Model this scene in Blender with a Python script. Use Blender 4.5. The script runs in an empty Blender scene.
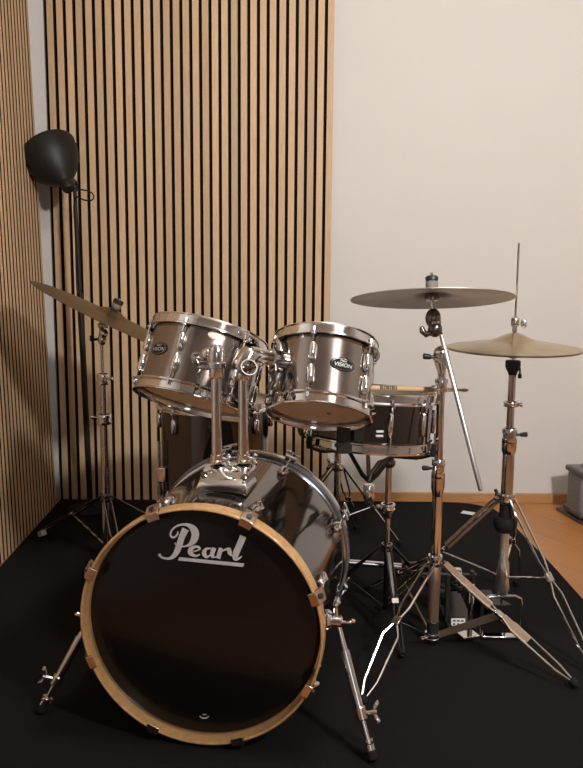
import bpy, bmesh, math, random
from mathutils import Vector, Matrix, Quaternion
random.seed(7)
PI = math.pi
V = Vector
scene = bpy.context.scene
C = scene.collection

# ------------------------------------------------------------------ camera
FPX, PITCH, CAMH, ROLL = 880.0, 0.1599, 1.154, 0.0083
_F = V((0, math.cos(PITCH), -math.sin(PITCH)))
_U0 = V((0, math.sin(PITCH), math.cos(PITCH)))
_R0 = V((1, 0, 0))
_U = math.cos(ROLL) * _U0 - math.sin(ROLL) * _R0
_R = math.cos(ROLL) * _R0 + math.sin(ROLL) * _U0
CAMP = V((0, 0, CAMH))


def ray(x, y):
    return _F + _R * ((x - 291.5) / FPX) - _U * ((y - 384) / FPX)


def at(x, y, Y=None, Z=None):
    """survey point: where the photo's sight line meets depth Y or height Z"""
    d = ray(x, y)
    t = Y / d.y if Y is not None else (Z - CAMH) / d.z
    return CAMP + d * t


cd = bpy.data.cameras.new('camera')
cam = bpy.data.objects.new('camera', cd)
C.objects.link(cam)
m = Matrix((( _R.x, _U.x, -_F.x), (_R.y, _U.y, -_F.y), (_R.z, _U.z, -_F.z))).to_4x4()
m.translation = CAMP
cam.matrix_world = m
cd.sensor_fit = 'HORIZONTAL'
cd.sensor_width = 36
cd.lens = FPX / 583 * 36
cd.clip_start = .05
scene.camera = cam

# --------------------------------------------------------------- materials


def nodes(name):
    mt = bpy.data.materials.new(name)
    mt.use_nodes = True
    nt = mt.node_tree
    b = nt.nodes['Principled BSDF']
    return mt, nt, b


def N(nt, t, **kw):
    n = nt.nodes.new(t)
    for k, v in kw.items():
        setattr(n, k, v)
    return n


def simple(name, col, rough=.5, metal=0.0, coat=0.0, var=.08, scale=40, rvar=.06, bump=0.0, stretch=None, spec=None):
    mt, nt, b = nodes(name)
    tc = N(nt, 'ShaderNodeTexCoord')
    mp = N(nt, 'ShaderNodeMapping')
    nt.links.new(tc.outputs['Object'], mp.inputs['Vector'])
    if stretch:
        mp.inputs['Scale'].default_value = stretch
    nz = N(nt, 'ShaderNodeTexNoise')
    nz.inputs['Scale'].default_value = scale
    nz.inputs['Detail'].default_value = 4
    nt.links.new(mp.outputs['Vector'], nz.inputs['Vector'])
    cr = N(nt, 'ShaderNodeValToRGB')
    cr.color_ramp.elements[0].position = .3
    cr.color_ramp.elements[1].position = .7
    cr.color_ramp.elements[0].color = (*[c * (1 - var) for c in col], 1)
    cr.color_ramp.elements[1].color = (*[min(1, c * (1 + var)) for c in col], 1)
    nt.links.new(nz.outputs['Fac'], cr.inputs['Fac'])
    nt.links.new(cr.outputs['Color'], b.inputs['Base Color'])
    mr = N(nt, 'ShaderNodeMapRange')
    mr.inputs['To Min'].default_value = max(.01, rough - rvar)
    mr.inputs['To Max'].default_value = min(1, rough + rvar)
    nt.links.new(nz.outputs['Fac'], mr.inputs['Value'])
    nt.links.new(mr.outputs['Result'], b.inputs['Roughness'])
    b.inputs['Metallic'].default_value = metal
    b.inputs['Coat Weight'].default_value = coat
    b.inputs['Coat Roughness'].default_value = .06
    if spec is not None:
        b.inputs['Specular IOR Level'].default_value = spec
    if bump:
        bp = N(nt, 'ShaderNodeBump')
        bp.inputs['Strength'].default_value = bump
        bp.inputs['Distance'].default_value = .002
        nt.links.new(nz.outputs['Fac'], bp.inputs['Height'])
        nt.links.new(bp.outputs['Normal'], b.inputs['Normal'])
    return mt


def cymbal_mat(name, col, rough):
    mt, nt, b = nodes(name)
    tc = N(nt, 'ShaderNodeTexCoord')
    sx = N(nt, 'ShaderNodeSeparateXYZ')
    nt.links.new(tc.outputs['Object'], sx.inputs[0])
    l = N(nt, 'ShaderNodeVectorMath', operation='LENGTH')
    cb = N(nt, 'ShaderNodeCombineXYZ')
    nt.links.new(sx.outputs[0], cb.inputs[0]); nt.links.new(sx.outputs[1], cb.inputs[1])
    nt.links.new(cb.outputs[0], l.inputs[0])
    nz = N(nt, 'ShaderNodeTexNoise', noise_dimensions='1D')
    nz.inputs['Scale'].default_value = 900
    nz.inputs['Detail'].default_value = 2
    nt.links.new(l.outputs['Value'], nz.inputs['W'])
    st = N(nt, 'ShaderNodeTexNoise')
    st.inputs['Scale'].default_value = 14
    st.inputs['Detail'].default_value = 5
    nt.links.new(tc.outputs['Object'], st.inputs['Vector'])
    cr = N(nt, 'ShaderNodeValToRGB')
    cr.color_ramp.elements[0].position = .3
    cr.color_ramp.elements[1].position = .75
    cr.color_ramp.elements[0].color = (*[c * .8 for c in col], 1)
    cr.color_ramp.elements[1].color = (*[min(1, c * 1.1) for c in col], 1)
    nt.links.new(st.outputs['Fac'], cr.inputs['Fac'])
    nt.links.new(cr.outputs['Color'], b.inputs['Base Color'])
    b.inputs['Metallic'].default_value = 1
    b.inputs['Roughness'].default_value = rough
    bp = N(nt, 'ShaderNodeBump')
    bp.inputs['Strength'].default_value = .35
    bp.inputs['Distance'].default_value = .0006
    nt.links.new(nz.outputs['Fac'], bp.inputs['Height'])
    nt.links.new(bp.outputs['Normal'], b.inputs['Normal'])
    return mt


def wood(name, dark, light, stretch, rough=.5, plank=None, scale=6, coat=0):
    """plank = (axis index, width) gives each plank or slat its own tone"""
    mt, nt, b = nodes(name)
    tc = N(nt, 'ShaderNodeTexCoord')
    mp = N(nt, 'ShaderNodeMapping')
    mp.inputs['Scale'].default_value = stretch
    nt.links.new(tc.outputs['Object'], mp.inputs['Vector'])
    nz = N(nt, 'ShaderNodeTexNoise', noise_dimensions='4D')
    nz.inputs['Scale'].default_value = scale
    nz.inputs['Detail'].default_value = 6
    nz.inputs['Distortion'].default_value = .6
    nt.links.new(mp.outputs['Vector'], nz.inputs['Vector'])
    cr = N(nt, 'ShaderNodeValToRGB')
    cr.color_ramp.elements[0].position = .3
    cr.color_ramp.elements[1].position = .7
    cr.color_ramp.elements[0].color = (*dark, 1)
    cr.color_ramp.elements[1].color = (*light, 1)
    nt.links.new(nz.outputs['Fac'], cr.inputs['Fac'])
    out = cr.outputs['Color']
    if plank:
        sx = N(nt, 'ShaderNodeSeparateXYZ')
        nt.links.new(tc.outputs['Object'], sx.inputs[0])
        dv = N(nt, 'ShaderNodeMath', operation='DIVIDE')
        dv.inputs[1].default_value = plank[1]
        nt.links.new(sx.outputs[plank[0]], dv.inputs[0])
        fl = N(nt, 'ShaderNodeMath', operation='FLOOR')
        nt.links.new(dv.outputs[0], fl.inputs[0])
        wn = N(nt, 'ShaderNodeTexWhiteNoise', noise_dimensions='1D')
        nt.links.new(fl.outputs[0], wn.inputs['W'])
        nt.links.new(wn.outputs['Value'], nz.inputs['W'])
        mr = N(nt, 'ShaderNodeMapRange')
        mr.inputs['To Min'].default_value = .86
        mr.inputs['To Max'].default_value = 1.1
        nt.links.new(wn.outputs['Value'], mr.inputs['Value'])
        mx = N(nt, 'ShaderNodeVectorMath', operation='SCALE')
        nt.links.new(out, mx.inputs[0])
        nt.links.new(mr.outputs['Result'], mx.inputs['Scale'])
        out = mx.outputs[0]
    nt.links.new(out, b.inputs['Base Color'])
    b.inputs['Roughness'].default_value = rough
    b.inputs['Coat Weight'].default_value = coat
    b.inputs['Coat Roughness'].default_value = .1
    return mt


def floor_mat():
    mt, nt, b = nodes('oak_parquet')
    tc = N(nt, 'ShaderNodeTexCoord')
    mp = N(nt, 'ShaderNodeMapping')
    mp.inputs['Rotation'].default_value = (0, 0, math.radians(58))
    nt.links.new(tc.outputs['Object'], mp.inputs['Vector'])
    br = N(nt, 'ShaderNodeTexBrick')
    br.inputs['Scale'].default_value = 1
    br.inputs['Brick Width'].default_value = 1.2
    br.inputs['Row Height'].default_value = .19
    br.inputs['Mortar Size'].default_value = .0012
    br.inputs['Color1'].default_value = (.36, .152, .045, 1)
    br.inputs['Color2'].default_value = (.42, .187, .058, 1)
    br.inputs['Mortar'].default_value = (.2, .09, .03, 1)
    nt.links.new(mp.outputs['Vector'], br.inputs['Vector'])
    m2 = N(nt, 'ShaderNodeMapping')
    m2.inputs['Scale'].default_value = (1.5, 18, 1)
    nt.links.new(mp.outputs['Vector'], m2.inputs['Vector'])
    nz = N(nt, 'ShaderNodeTexNoise')
    nz.inputs['Scale'].default_value = 3
    nz.inputs['Detail'].default_value = 6
    nt.links.new(m2.outputs['Vector'], nz.inputs['Vector'])
    mr = N(nt, 'ShaderNodeMapRange')
    mr.inputs['To Min'].default_value = .75
    mr.inputs['To Max'].default_value = 1.2
    nt.links.new(nz.outputs['Fac'], mr.inputs['Value'])
    mx = N(nt, 'ShaderNodeVectorMath', operation='SCALE')
    nt.links.new(br.outputs['Color'], mx.inputs[0])
    nt.links.new(mr.outputs['Result'], mx.inputs['Scale'])
    nt.links.new(mx.outputs[0], b.inputs['Base Color'])
    b.inputs['Roughness'].default_value = .38
    return mt


def film_mat(name, col, clear):
    mt, nt, b = nodes(name)
    nz = N(nt, 'ShaderNodeTexNoise')
    nz.inputs['Scale'].default_value = 30
    mr = N(nt, 'ShaderNodeMapRange')
    mr.inputs['To Min'].default_value = .16
    mr.inputs['To Max'].default_value = .26
    nt.links.new(nz.outputs['Fac'], mr.inputs['Value'])
    nt.links.new(mr.outputs['Result'], b.inputs['Roughness'])
    b.inputs['Base Color'].default_value = (*col, 1)
    tr = N(nt, 'ShaderNodeBsdfTransparent')
    mx = N(nt, 'ShaderNodeMixShader')
    mx.inputs[0].default_value = clear
    o = nt.nodes['Material Output']
    nt.links.new(b.outputs[0], mx.inputs[1])
    nt.links.new(tr.outputs[0], mx.inputs[2])
    nt.links.new(mx.outputs[0], o.inputs['Surface'])
    return mt


def coated_mat(name, col):
    mt, nt, b = nodes(name)
    nz = N(nt, 'ShaderNodeTexNoise')
    nz.inputs['Scale'].default_value = 120
    bp = N(nt, 'ShaderNodeBump')
    bp.inputs['Strength'].default_value = .1
    nt.links.new(nz.outputs['Fac'], bp.inputs['Height'])
    nt.links.new(bp.outputs['Normal'], b.inputs['Normal'])
    b.inputs['Base Color'].default_value = (*col, 1)
    b.inputs['Roughness'].default_value = .6
    tl = N(nt, 'ShaderNodeBsdfTranslucent')
    tl.inputs['Color'].default_value = (*col, 1)
    mx = N(nt, 'ShaderNodeMixShader')
    mx.inputs[0].default_value = .7
    o = nt.nodes['Material Output']
    nt.links.new(b.outputs[0], mx.inputs[1])
    nt.links.new(tl.outputs[0], mx.inputs[2])
    nt.links.new(mx.outputs[0], o.inputs['Surface'])
    return mt


def emis(name, col, s):
    mt = bpy.data.materials.new(name); mt.use_nodes = True
    nt = mt.node_tree
    b = nt.nodes['Principled BSDF']
    b.inputs['Base Color'].default_value = (.8, .8, .8, 1)
    b.inputs['Emission Color'].default_value = (*col, 1)
    b.inputs['Emission Strength'].default_value = s
    return mt


M = dict(
    paint=simple('warm_white_paint', (.545, .515, .49), .75, var=.015, scale=3, bump=.03),
    ceil=simple('ceiling_paint', (.78, .75, .71), .8, var=.01, scale=3),
    floor=floor_mat(),
    base=wood('stained_baseboard', (.33, .16, .06), (.42, .22, .09), (3, 60, 60), .45),
    slat=wood('oak_slat_veneer', (.43, .28, .16), (.54, .37, .22), (60, 60, 2.2), .6, plank=(0, .04)),
    slat2=wood('oak_slat_veneer_side', (.43, .28, .16), (.54, .37, .22), (60, 60, 2.2), .6, plank=(1, .04)),
    felt=simple('black_felt', (.010, .007, .007), .95, scale=300, var=.3, spec=.1),
    mat=simple('black_carpet', (.0085, .008, .008), .97, scale=500, var=.35, bump=.3, spec=.08),
    chrome=simple('chrome', (.80, .79, .79), .06, 1, scale=60, var=.03, rvar=.03),
    chrome2=simple('worn_chrome', (.66, .63, .61), .12, 1, scale=60, var=.06, rvar=.05),
    dchrome=simple('black_nickel', (.20, .18, .17), .2, 1, scale=60, var=.1),
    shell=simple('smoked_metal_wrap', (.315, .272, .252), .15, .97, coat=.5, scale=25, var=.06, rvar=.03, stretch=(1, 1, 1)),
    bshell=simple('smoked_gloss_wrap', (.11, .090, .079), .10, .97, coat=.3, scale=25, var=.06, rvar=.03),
    inner=wood('shell_inside_ply', (.55, .35, .19), (.66, .45, .27), (8, 8, 40), .5),
    hoopwood=wood('maple_hoop', (.36, .195, .075), (.49, .29, .125), (14, 14, 14), .32, coat=.4, scale=5),
    hoopgrey=simple('grey_lacquer_hoop', (.12, .11, .115), .2, .3, coat=.6, scale=30),
    blackhead=simple('black_gloss_head', (.006, .005, .005), .2, scale=50, coat=.0, rvar=.03, spec=.33),
    film=film_mat('amber_drumhead_film', (.56, .36, .23), .72),
    coated=coated_mat('coated_white_head', (.72, .68, .62)),
    silver=simple('silver_print', (.55, .54, .55), .5, .2, scale=80),
    claw=simple('chrome_painted_reflection', (.66, .53, .43), .2, 1, scale=50, var=.06),  # chrome, with the brown reflection of wood tinted into its base colour
    black=simple('black_plastic', (.012, .012, .013), .45, scale=80, var=.2),
    rubber=simple('black_rubber', (.010, .010, .010), .8, scale=120, var=.2, spec=.2),
    lampblack=simple('matte_black_enamel', (.008, .0065, .0055), .5, scale=90, var=.15, spec=.3),
    feltgrey=simple('grey_felt_washer', (.13, .12, .105), .95, scale=300, var=.2),
    hihat=cymbal_mat('hammered_bronze', (.56, .44, .27), .3),
    crash=cymbal_mat('tarnished_bronze', (.56, .50, .44), .45),
    ride=cymbal_mat('brown_bronze', (.21, .135, .07), .32),
    stick=wood('hickory_stick', (.52, .34, .18), (.63, .44, .26), (40, 4, 40), .45, scale=8),
    white=simple('white_label', (.62, .62, .62), .6, scale=60),
    cream=simple('ivory_plastic', (.70, .62, .50), .35, scale=60),
    caseg=simple('grey_case_fabric', (.17, .165, .16), .55, scale=120, var=.25, bump=.15),
    board=simple('dark_board', (.07, .06, .055), .5, scale=20, var=.25),
    vinyl=simple('black_vinyl', (.012, .011, .011), .4, scale=150, var=.2, bump=.1),
    dusk=emis('dusk_pane', (.72, .85, 1), 3.0),
    bronze=simple('steel_painted_reflection', (.47, .33, .24), .42, .9, scale=60, var=.05),  # plain steel whose brown is a reflection painted into the colour
    dnickel=simple('dark_steel', (.09, .085, .08), .25, 1, scale=60, var=.1),
    satin=simple('satin_chrome', (.74, .73, .72), .32, 1, scale=60, var=.03),
)

# ------------------------------------------------------------ mesh builder


class MB:
    def __init__(s):
        s.v = []; s.f = []

    def add(s, vs, fs):
        o = len(s.v)
        s.v += [V(p) for p in vs]
        s.f += [[i + o for i in f] for f in fs]
        return s

    def box(s, c, size, mat3=None):
        c = V(c); h = V(size) / 2
        vs = []
        for z in (-1, 1):
            for (x, y) in ((-1, -1), (1, -1), (1, 1), (-1, 1)):
                p = V((x * h.x, y * h.y, z * h.z))
                if mat3:
                    p = mat3 @ p
                vs.append(c + p)
        return s.add(vs, [(0, 3, 2, 1), (4, 5, 6, 7), (0, 1, 5, 4), (1, 2, 6, 5), (2, 3, 7, 6), (3, 0, 4, 7)])

    def bar(s, a, b, w, t, side=None):
        """flat bar from a to b, w wide along side, t thick"""
        a, b = V(a), V(b)
        u = (b - a).normalized()
        if side is None:
            side = u.cross(V((0, 0, 1)))
            if side.length < .01:
                side = V((1, 0, 0))
        side = (V(side) - u * u.dot(V(side))).normalized()
        n = u.cross(side)
        m3 = Matrix((u, side, n)).transposed()
        return s.box((a + b) / 2, ((b - a).length, w, t), m3)

    def tube(s, pts, r, n=12, cap=True):
        pts = [V(p) for p in pts]
        k = len(pts)
        rs = r if isinstance(r, (list, tuple)) else [r] * k
        tang = []
        for i in range(k):
            t = pts[min(i + 1, k - 1)] - pts[max(i - 1, 0)]
            tang.append(t.normalized())
        ref = V((0, 0, 1)) if abs(tang[0].z) < .9 else V((1, 0, 0))
        a = tang[0].cross(ref).normalized()
        vs = []
        for i in range(k):
            a = (a - tang[i] * a.dot(tang[i])).normalized()
            b = tang[i].cross(a)
            for j in range(n):
                q = 2 * PI * j / n
                vs.append(pts[i] + (a * math.cos(q) + b * math.sin(q)) * rs[i])
        fs = []
        for i in range(k - 1):
            for j in range(n):
                j2 = (j + 1) % n
                fs.append((i * n + j, i * n + j2, (i + 1) * n + j2, (i + 1) * n + j))
        if cap:
            fs.append(tuple(range(n - 1, -1, -1)))
            fs.append(tuple((k - 1) * n + j for j in range(n)))
        return s.add(vs, fs)

    def cyl(s, a, b, r, n=20):
        return s.tube([a, b], r, n)

    def lathe(s, prof, c, ax, n=48, closed=False):
        """prof = [(radius, height)], turned around axis ax through c"""
        c = V(c); ax = V(ax).normalized()
        a = ax.cross(V((0, 1, 0)))
        if a.length < .05:
            a = ax.cross(V((1, 0, 0)))
        a.normalize(); b = ax.cross(a)
        vs = []; fs = []; rows = []
        for (r, h) in prof:
            if r < 1e-6:
                rows.append([len(vs)]); vs.append(c + ax * h)
            else:
                rows.append(list(range(len(vs), len(vs) + n)))
                for j in range(n):
                    q = 2 * PI * j / n
                    vs.append(c + ax * h + (a * math.cos(q) + b * math.sin(q)) * r)
        pr = list(zip(rows, rows[1:]))
        if closed:
            pr.append((rows[-1], rows[0]))
        for A, B in pr:
            for j in range(n):
                j2 = (j + 1) % n
                if len(A) == 1 and len(B) == 1:
                    continue
                if len(A) == 1:
                    fs.append((A[0], B[j], B[j2]))
                elif len(B) == 1:
                    fs.append((A[j], B[0], A[j2]))
                else:
                    fs.append((A[j], B[j], B[j2], A[j2]))
        return s.add(vs, fs)

    def ball(s, c, r, n=14, scale=(1, 1, 1), mat3=None):
        k = 8
        vs = []; fs = []
        for i in range(k + 1):
            th = PI * i / k
            for j in range(n):
                q = 2 * PI * j / n
                p = V((math.sin(th) * math.cos(q) * scale[0], math.sin(th) * math.sin(q) * scale[1], math.cos(th) * scale[2])) * r
                if mat3:
                    p = mat3 @ p
                vs.append(V(c) + p)
        for i in range(k):
            for j in range(n):
                j2 = (j + 1) % n
                fs.append((i * n + j, (i + 1) * n + j, (i + 1) * n + j2, i * n + j2))
        return s.add(vs, fs)

    def prism(s, poly, ext):
        """closed 3D polygon extruded by ext"""
        ext = V(ext); k = len(poly)
        vs = [V(p) for p in poly] + [V(p) + ext for p in poly]
        fs = [tuple(range(k)), tuple(range(2 * k - 1, k - 1, -1))]
        fs += [(i, (i + 1) % k, (i + 1) % k + k, i + k) for i in range(k)]
        return s.add(vs, fs)

    def wing(s, c, d, up, L=.02, t=.004):
        """wing nut: boss along d, two lobes along up"""
        c, d, up = V(c), V(d).normalized(), V(up)
        up = (up - d * up.dot(d)).normalized()
        s.cyl(c, c + d * .014, .0055, 12)
        for q in (-1, 1):
            s.tube([c + d * .008, c + d * .012 + up * q * L * .5, c + d * .016 + up * q * L * .8, c + d * .017 + up * q * L],
                   [.003, .005, .0055, .003], 10)
        return s

    def build(s, name, mat, parent=None, base=None, bevel=0, sharp=35, merge=True):
        off = V((0, 0, 0))
        if parent is not None:
            off = V(parent.get('_base', (0, 0, 0)))
        elif base is not None:
            off = V(base)
        me = bpy.data.meshes.new(name)
        me.from_pydata([p - off for p in s.v], [], s.f)
        bm = bmesh.new(); bm.from_mesh(me)
        if merge:
            bmesh.ops.remove_doubles(bm, verts=bm.verts, dist=1e-6)
        bmesh.ops.recalc_face_normals(bm, faces=bm.faces)
        bm.to_mesh(me); bm.free()
        for p in me.polygons:
            p.use_smooth = True
        me.set_sharp_from_angle(angle=math.radians(sharp))
        me.materials.append(M[mat] if isinstance(mat, str) else mat)
        o = bpy.data.objects.new(name, me)
        C.objects.link(o)
        if bevel:
            bv = o.modifiers.new('bevel', 'BEVEL')
            bv.width = bevel; bv.segments = 2; bv.limit_method = 'ANGLE'
        if parent is not None:
            o.parent = parent
            o['_base'] = tuple(off)
        else:
            o.location = off
            o['_base'] = tuple(off)
        return o


def tag(o, label=None, cat=None, group=None, kind=None):
    if label: o['label'] = label
    if cat: o['category'] = cat
    if group: o['group'] = group
    if kind: o['kind'] = kind
    return o


def thing(name, label, cat, base, group=None):
    o = bpy.data.objects.new(name, None)
    C.objects.link(o)
    o.empty_display_size = .05
    o.location = V(base)
    o['_base'] = tuple(base)
    return tag(o, label, cat, group)


def struct(name, mb, mat, bevel=0):
    o = mb.build(name, mat, bevel=bevel)
    o['kind'] = 'structure'
    return o


# ------------------------------------------------------------------ room
XL, XR, YB, YF, ZC = -1.112, 2.7, 3.846, -2.6, 2.55
struct('floor', MB().box(((XL + XR) / 2, (YB + YF) / 2, -.05), (XR - XL + .4, YB - YF + .4, .1)), 'floor')
struct('ceiling', MB().box(((XL + XR) / 2, (YB + YF) / 2, ZC + .05), (XR - XL + .4, YB - YF + .4, .1)), 'ceil')
struct('wall_back', MB().box(((XL + XR) / 2, YB + .05, ZC / 2), (XR - XL + .4, .1, ZC)), 'paint')
struct('wall_front', MB().box(((XL + XR) / 2, YF - .05, ZC / 2), (XR - XL + .4, .1, ZC)), 'paint')
struct('wall_left', MB().box((XL - .05, (YB + YF) / 2, ZC / 2), (.1, YB - YF, ZC)), 'paint')
struct('wall_right', MB().box((XR + .05, (YB + YF) / 2, ZC / 2), (.1, YB - YF, ZC)), 'paint')
struct('baseboard_back', MB().box(((.17 + XR) / 2, YB - .006, .0225), (XR - .17, .012, .045)), 'base', .003)
struct('baseboard_right', MB().box((XR - .006, (YB + YF) / 2, .0225), (.012, YB - YF - .03, .045)), 'base', .003)

# window in the wall behind the camera: dusk light outside
wx, wz, ww, wh = .75, 1.45, 1.0, 1.15
wf = MB()
for q in (-1, 0, 1):
    wf.box((wx + q * ww / 2, YF + .02, wz), (.06, .05, wh + .06))
for q in (-1, 1):
    wf.box((wx, YF + .02, wz + q * wh / 2), (ww + .06, .05, .06))
wo = struct('window_1', wf, 'ceil')
pn = MB().box((wx, YF + .006, wz), (ww, .008, wh)).build('pane', 'dusk', wo)

# slatted acoustic panels
X0 = -1.036
t = thing('slat_panel', 'tall oak slat panel with black gaps covering the back wall behind the drums', 'wall panel', (X0 + .6, YB, 0))
MB().box((X0 + .6, YB - .0055, 1.25), (1.2, .009, 2.5)).build('felt_backing', 'felt', t)
sl = MB()
for i in range(30):
    sl.box((X0 + .04 * i + .0275, YB - .018, 1.25), (.0265, .016, 2.5))
so = sl.build('slats', 'slat', t)


def black_sides(o, nrm):
    o.data.materials.append(M['felt'])          # veneered slats have a black core: dark flanks
    for p in o.data.polygons:
        if abs(p.normal.dot(nrm)) > .9:
            p.material_index = 1


black_sides(so, V((1, 0, 0)))
# the side panel leans: its foot stands a little out from the left wall
YE = 3.765
th_ = math.atan(.053 / 2.5)
t = thing('slat_panel', 'oak slat panel leaning on the left wall at the picture edge', 'wall panel', (XL + .03, 3.0, 0))
RY = Matrix.Rotation(-th_, 3, 'Y')


def lean(mb):
    mb.v = [RY @ V((p.x, 0, p.z)) + V((XL + .0535, p.y, 0.001)) for p in mb.v]
    return mb


lean(MB().box((.0045, YE - .9, 1.25), (.009, 1.8, 2.5))).build('felt_backing', 'felt', t)
sl = MB()
for i in range(45):
    sl.box((.015, YE - .04 * i - .0137, 1.25), (.012, .0270, 2.5))
so = lean(sl).build('slats', 'slat2', t)
black_sides(so, V((0, 1, 0)))

# carpet mat
mp_ = [(-1.03, 1.62), (.985, 1.62), (.965, 2.6), (.95, 3.05), (.915, 3.62), (.885, 3.74), (.80, 3.80), (.68, 3.822), (-1.03, 3.815)]
o = MB().prism([(x, y, .001) for x, y in mp_], (0, 0, .006)).build('carpet_mat', 'mat', base=(0, 2.5, .001))
tag(o, 'large black carpet mat spread under the whole drum kit', 'rug')
GZ = .007   # top of the mat


def chrome_cyl_profile(r, h0, h1, b=.002):
    return [(0, h0), (r - b, h0), (r, h0 + b), (r, h1 - b), (r - b, h1), (0, h1)]


# ---------------------------------------------------------------- lettering


def ribbon(mb, pts, to3d, n=10, ext=None):
    """calligraphic stroke: pts = [(x, y, width)] in drawing units, laid on a surface by to3d"""
    def cr(a, b, c, d, t):
        return .5 * ((2 * b) + (c - a) * t + (2 * a - 5 * b + 4 * c - d) * t * t + (3 * b - a - 3 * c + d) * t ** 3)
    P = [pts[0]] + list(pts) + [pts[-1]]
    out = []
    for i in range(1, len(P) - 2):
        for k in range(n):
            out.append([cr(P[i - 1][j], P[i][j], P[i + 1][j], P[i + 2][j], k / n) for j in range(3)])
    out.append(list(pts[-1]))
    L = []; R = []
    for i, (x, y, w) in enumerate(out):
        a = out[max(i - 1, 0)]; b = out[min(i + 1, len(out) - 1)]
        dx, dy = b[0] - a[0], b[1] - a[1]
        l = math.hypot(dx, dy) or 1
        nx, ny = -dy / l, dx / l
        L.append((x + nx * w / 2, y + ny * w / 2)); R.append((x - nx * w / 2, y - ny * w / 2))
    vs = [to3d(*p) for p in L] + [to3d(*p) for p in R]
    k = len(L)
    mb.add(vs, [(i, i + 1, k + i + 1, k + i) for i in range(k - 1)])


def text_mesh(body, size, place, depth=.0004, shear=0.0, bold=.0):
    """letters as mesh faces; place(x, y) -> 3D"""
    cu = bpy.data.curves.new('lettering', 'FONT')
    cu.body = body; cu.size = size; cu.align_x = 'CENTER'; cu.align_y = 'CENTER'; cu.shear = shear; cu.offset = bold
    to = bpy.data.objects.new('lettering', cu)
    C.objects.link(to)
    dg = bpy.context.evaluated_depsgraph_get(); dg.update()
    me = bpy.data.meshes.new_from_object(to.evaluated_get(dg))
    vs = [place(v.co.x, v.co.y) for v in me.vertices]
    fs = [tuple(p.vertices) for p in me.polygons]
    bpy.data.objects.remove(to); bpy.data.meshes.remove(me); bpy.data.curves.remove(cu)
    return vs, fs


# -------------------------------------------------------------------- drums
class Fr:
    """drum frame: axis, 'front' direction (towards the room) and its right"""
    def __init__(s, c, ax):
        s.c = V(c); s.ax = V(ax).normalized()
        f = V((0, -1, 0)); f = (f - s.ax * f.dot(s.ax)).normalized()
        s.f = f; s.r = s.ax.cross(f) * 1.0
        if s.r.x < 0: s.r = -s.r

    def p(s, deg, r, h):
        q = math.radians(deg)
        return s.c + (s.f * math.cos(q) + s.r * math.sin(q)) * r + s.ax * h

    def d(s, deg):
        q = math.radians(deg)
        return s.f * math.cos(q) + s.r * math.sin(q)


def hoop_profile(R, h, sgn):
    pr = [(R + .003, -.003), (R + .005, .016), (R + .0065, .018), (R + .011, .018), (R + .0115, .0155), (R + .0085, .013), (R + .008, -.004),
          (R + .0165, -.008), (R + .0165, -.0115), (R + .005, -.0095)]
    return [(r, h + sgn * z) for r, z in pr]


def lug(fr, deg, R, h0, h1, rod_to, parent, w=.0102):
    """chrome teardrop lug from h0 (rod end) to h1, with its tension rod up to the hoop"""
    L = h1 - h0
    mb = MB()
    q = [0, .05, .14, .5, .84, .96, 1]
    rr = [.5, .82, 1, 1, .9, .6, .2]
    mb.tube([fr.p(deg, R + w * .55, h0 + L * k) for k in q], [w * k for k in rr], 14)
    mb.box(fr.p(deg, R + .001, (h0 + h1) / 2), (.001, .001, .001))
    lo = mb.build('lug', 'chrome', parent)
    rd = MB()
    rd.cyl(fr.p(deg, R + .011, h0), fr.p(deg, R + .0115, rod_to), .0028, 10)
    s = 1 if rod_to > h0 else -1
    rd.cyl(fr.p(deg, R + .0115, rod_to - s * .001), fr.p(deg, R + .0115, rod_to + s * .011), .0052, 8)
    rd.cyl(fr.p(deg, R + .0115, rod_to - s * .010), fr.p(deg, R + .0115, rod_to - s * .006), .008, 12)
    rd.build('tension_rod', 'chrome', lo)
    return lo


def badge(fr, deg, R, h, parent, rx=.033, ry=.017, ringmat='chrome', face='black', text='VISION', tcol='silver'):
    def place(x, y, e):
        q = math.degrees(x / (R + e))
        return fr.p(deg + q, R + e, h + y)
    bl = MB()
    k = 40
    poly = [(rx * math.cos(2 * PI * i / k), ry * math.sin(2 * PI * i / k)) for i in range(k)]
    vs = [place(x, y, .0022) for x, y in poly] + [place(x, y, -.0005) for x, y in poly] + [place(0, 0, .0026)]
    fs = [(i, (i + 1) % k, (i + 1) % k + k, i + k) for i in range(k)] + [(i, (i + 1) % k, 2 * k) for i in range(k)]
    bl.add(vs, fs)
    b = bl.build('badge', 'rubber' if face == 'black' else face, parent)
    rg = MB()
    rg.tube([place(x * .88, y * .84, .0026) for x, y in poly] + [place(poly[0][0] * .88, poly[0][1] * .82, .0026)], 0.0005, 6)
    rg.build('badge_rim', ringmat, b)
    if text:
        tm = MB()
        vs, fs = text_mesh(text, ry * .82, lambda x, y: place(x * 1.1, y - ry * .12, .0032), shear=.2)
        tm.add(vs, fs)
        vs, fs = text_mesh('Pearl', ry * .5, lambda x, y: place(x, y + ry * .52, .0032), shear=.3)
        tm.add(vs, fs)
        tm.build('badge_lettering', tcol, b)
    return b


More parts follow.
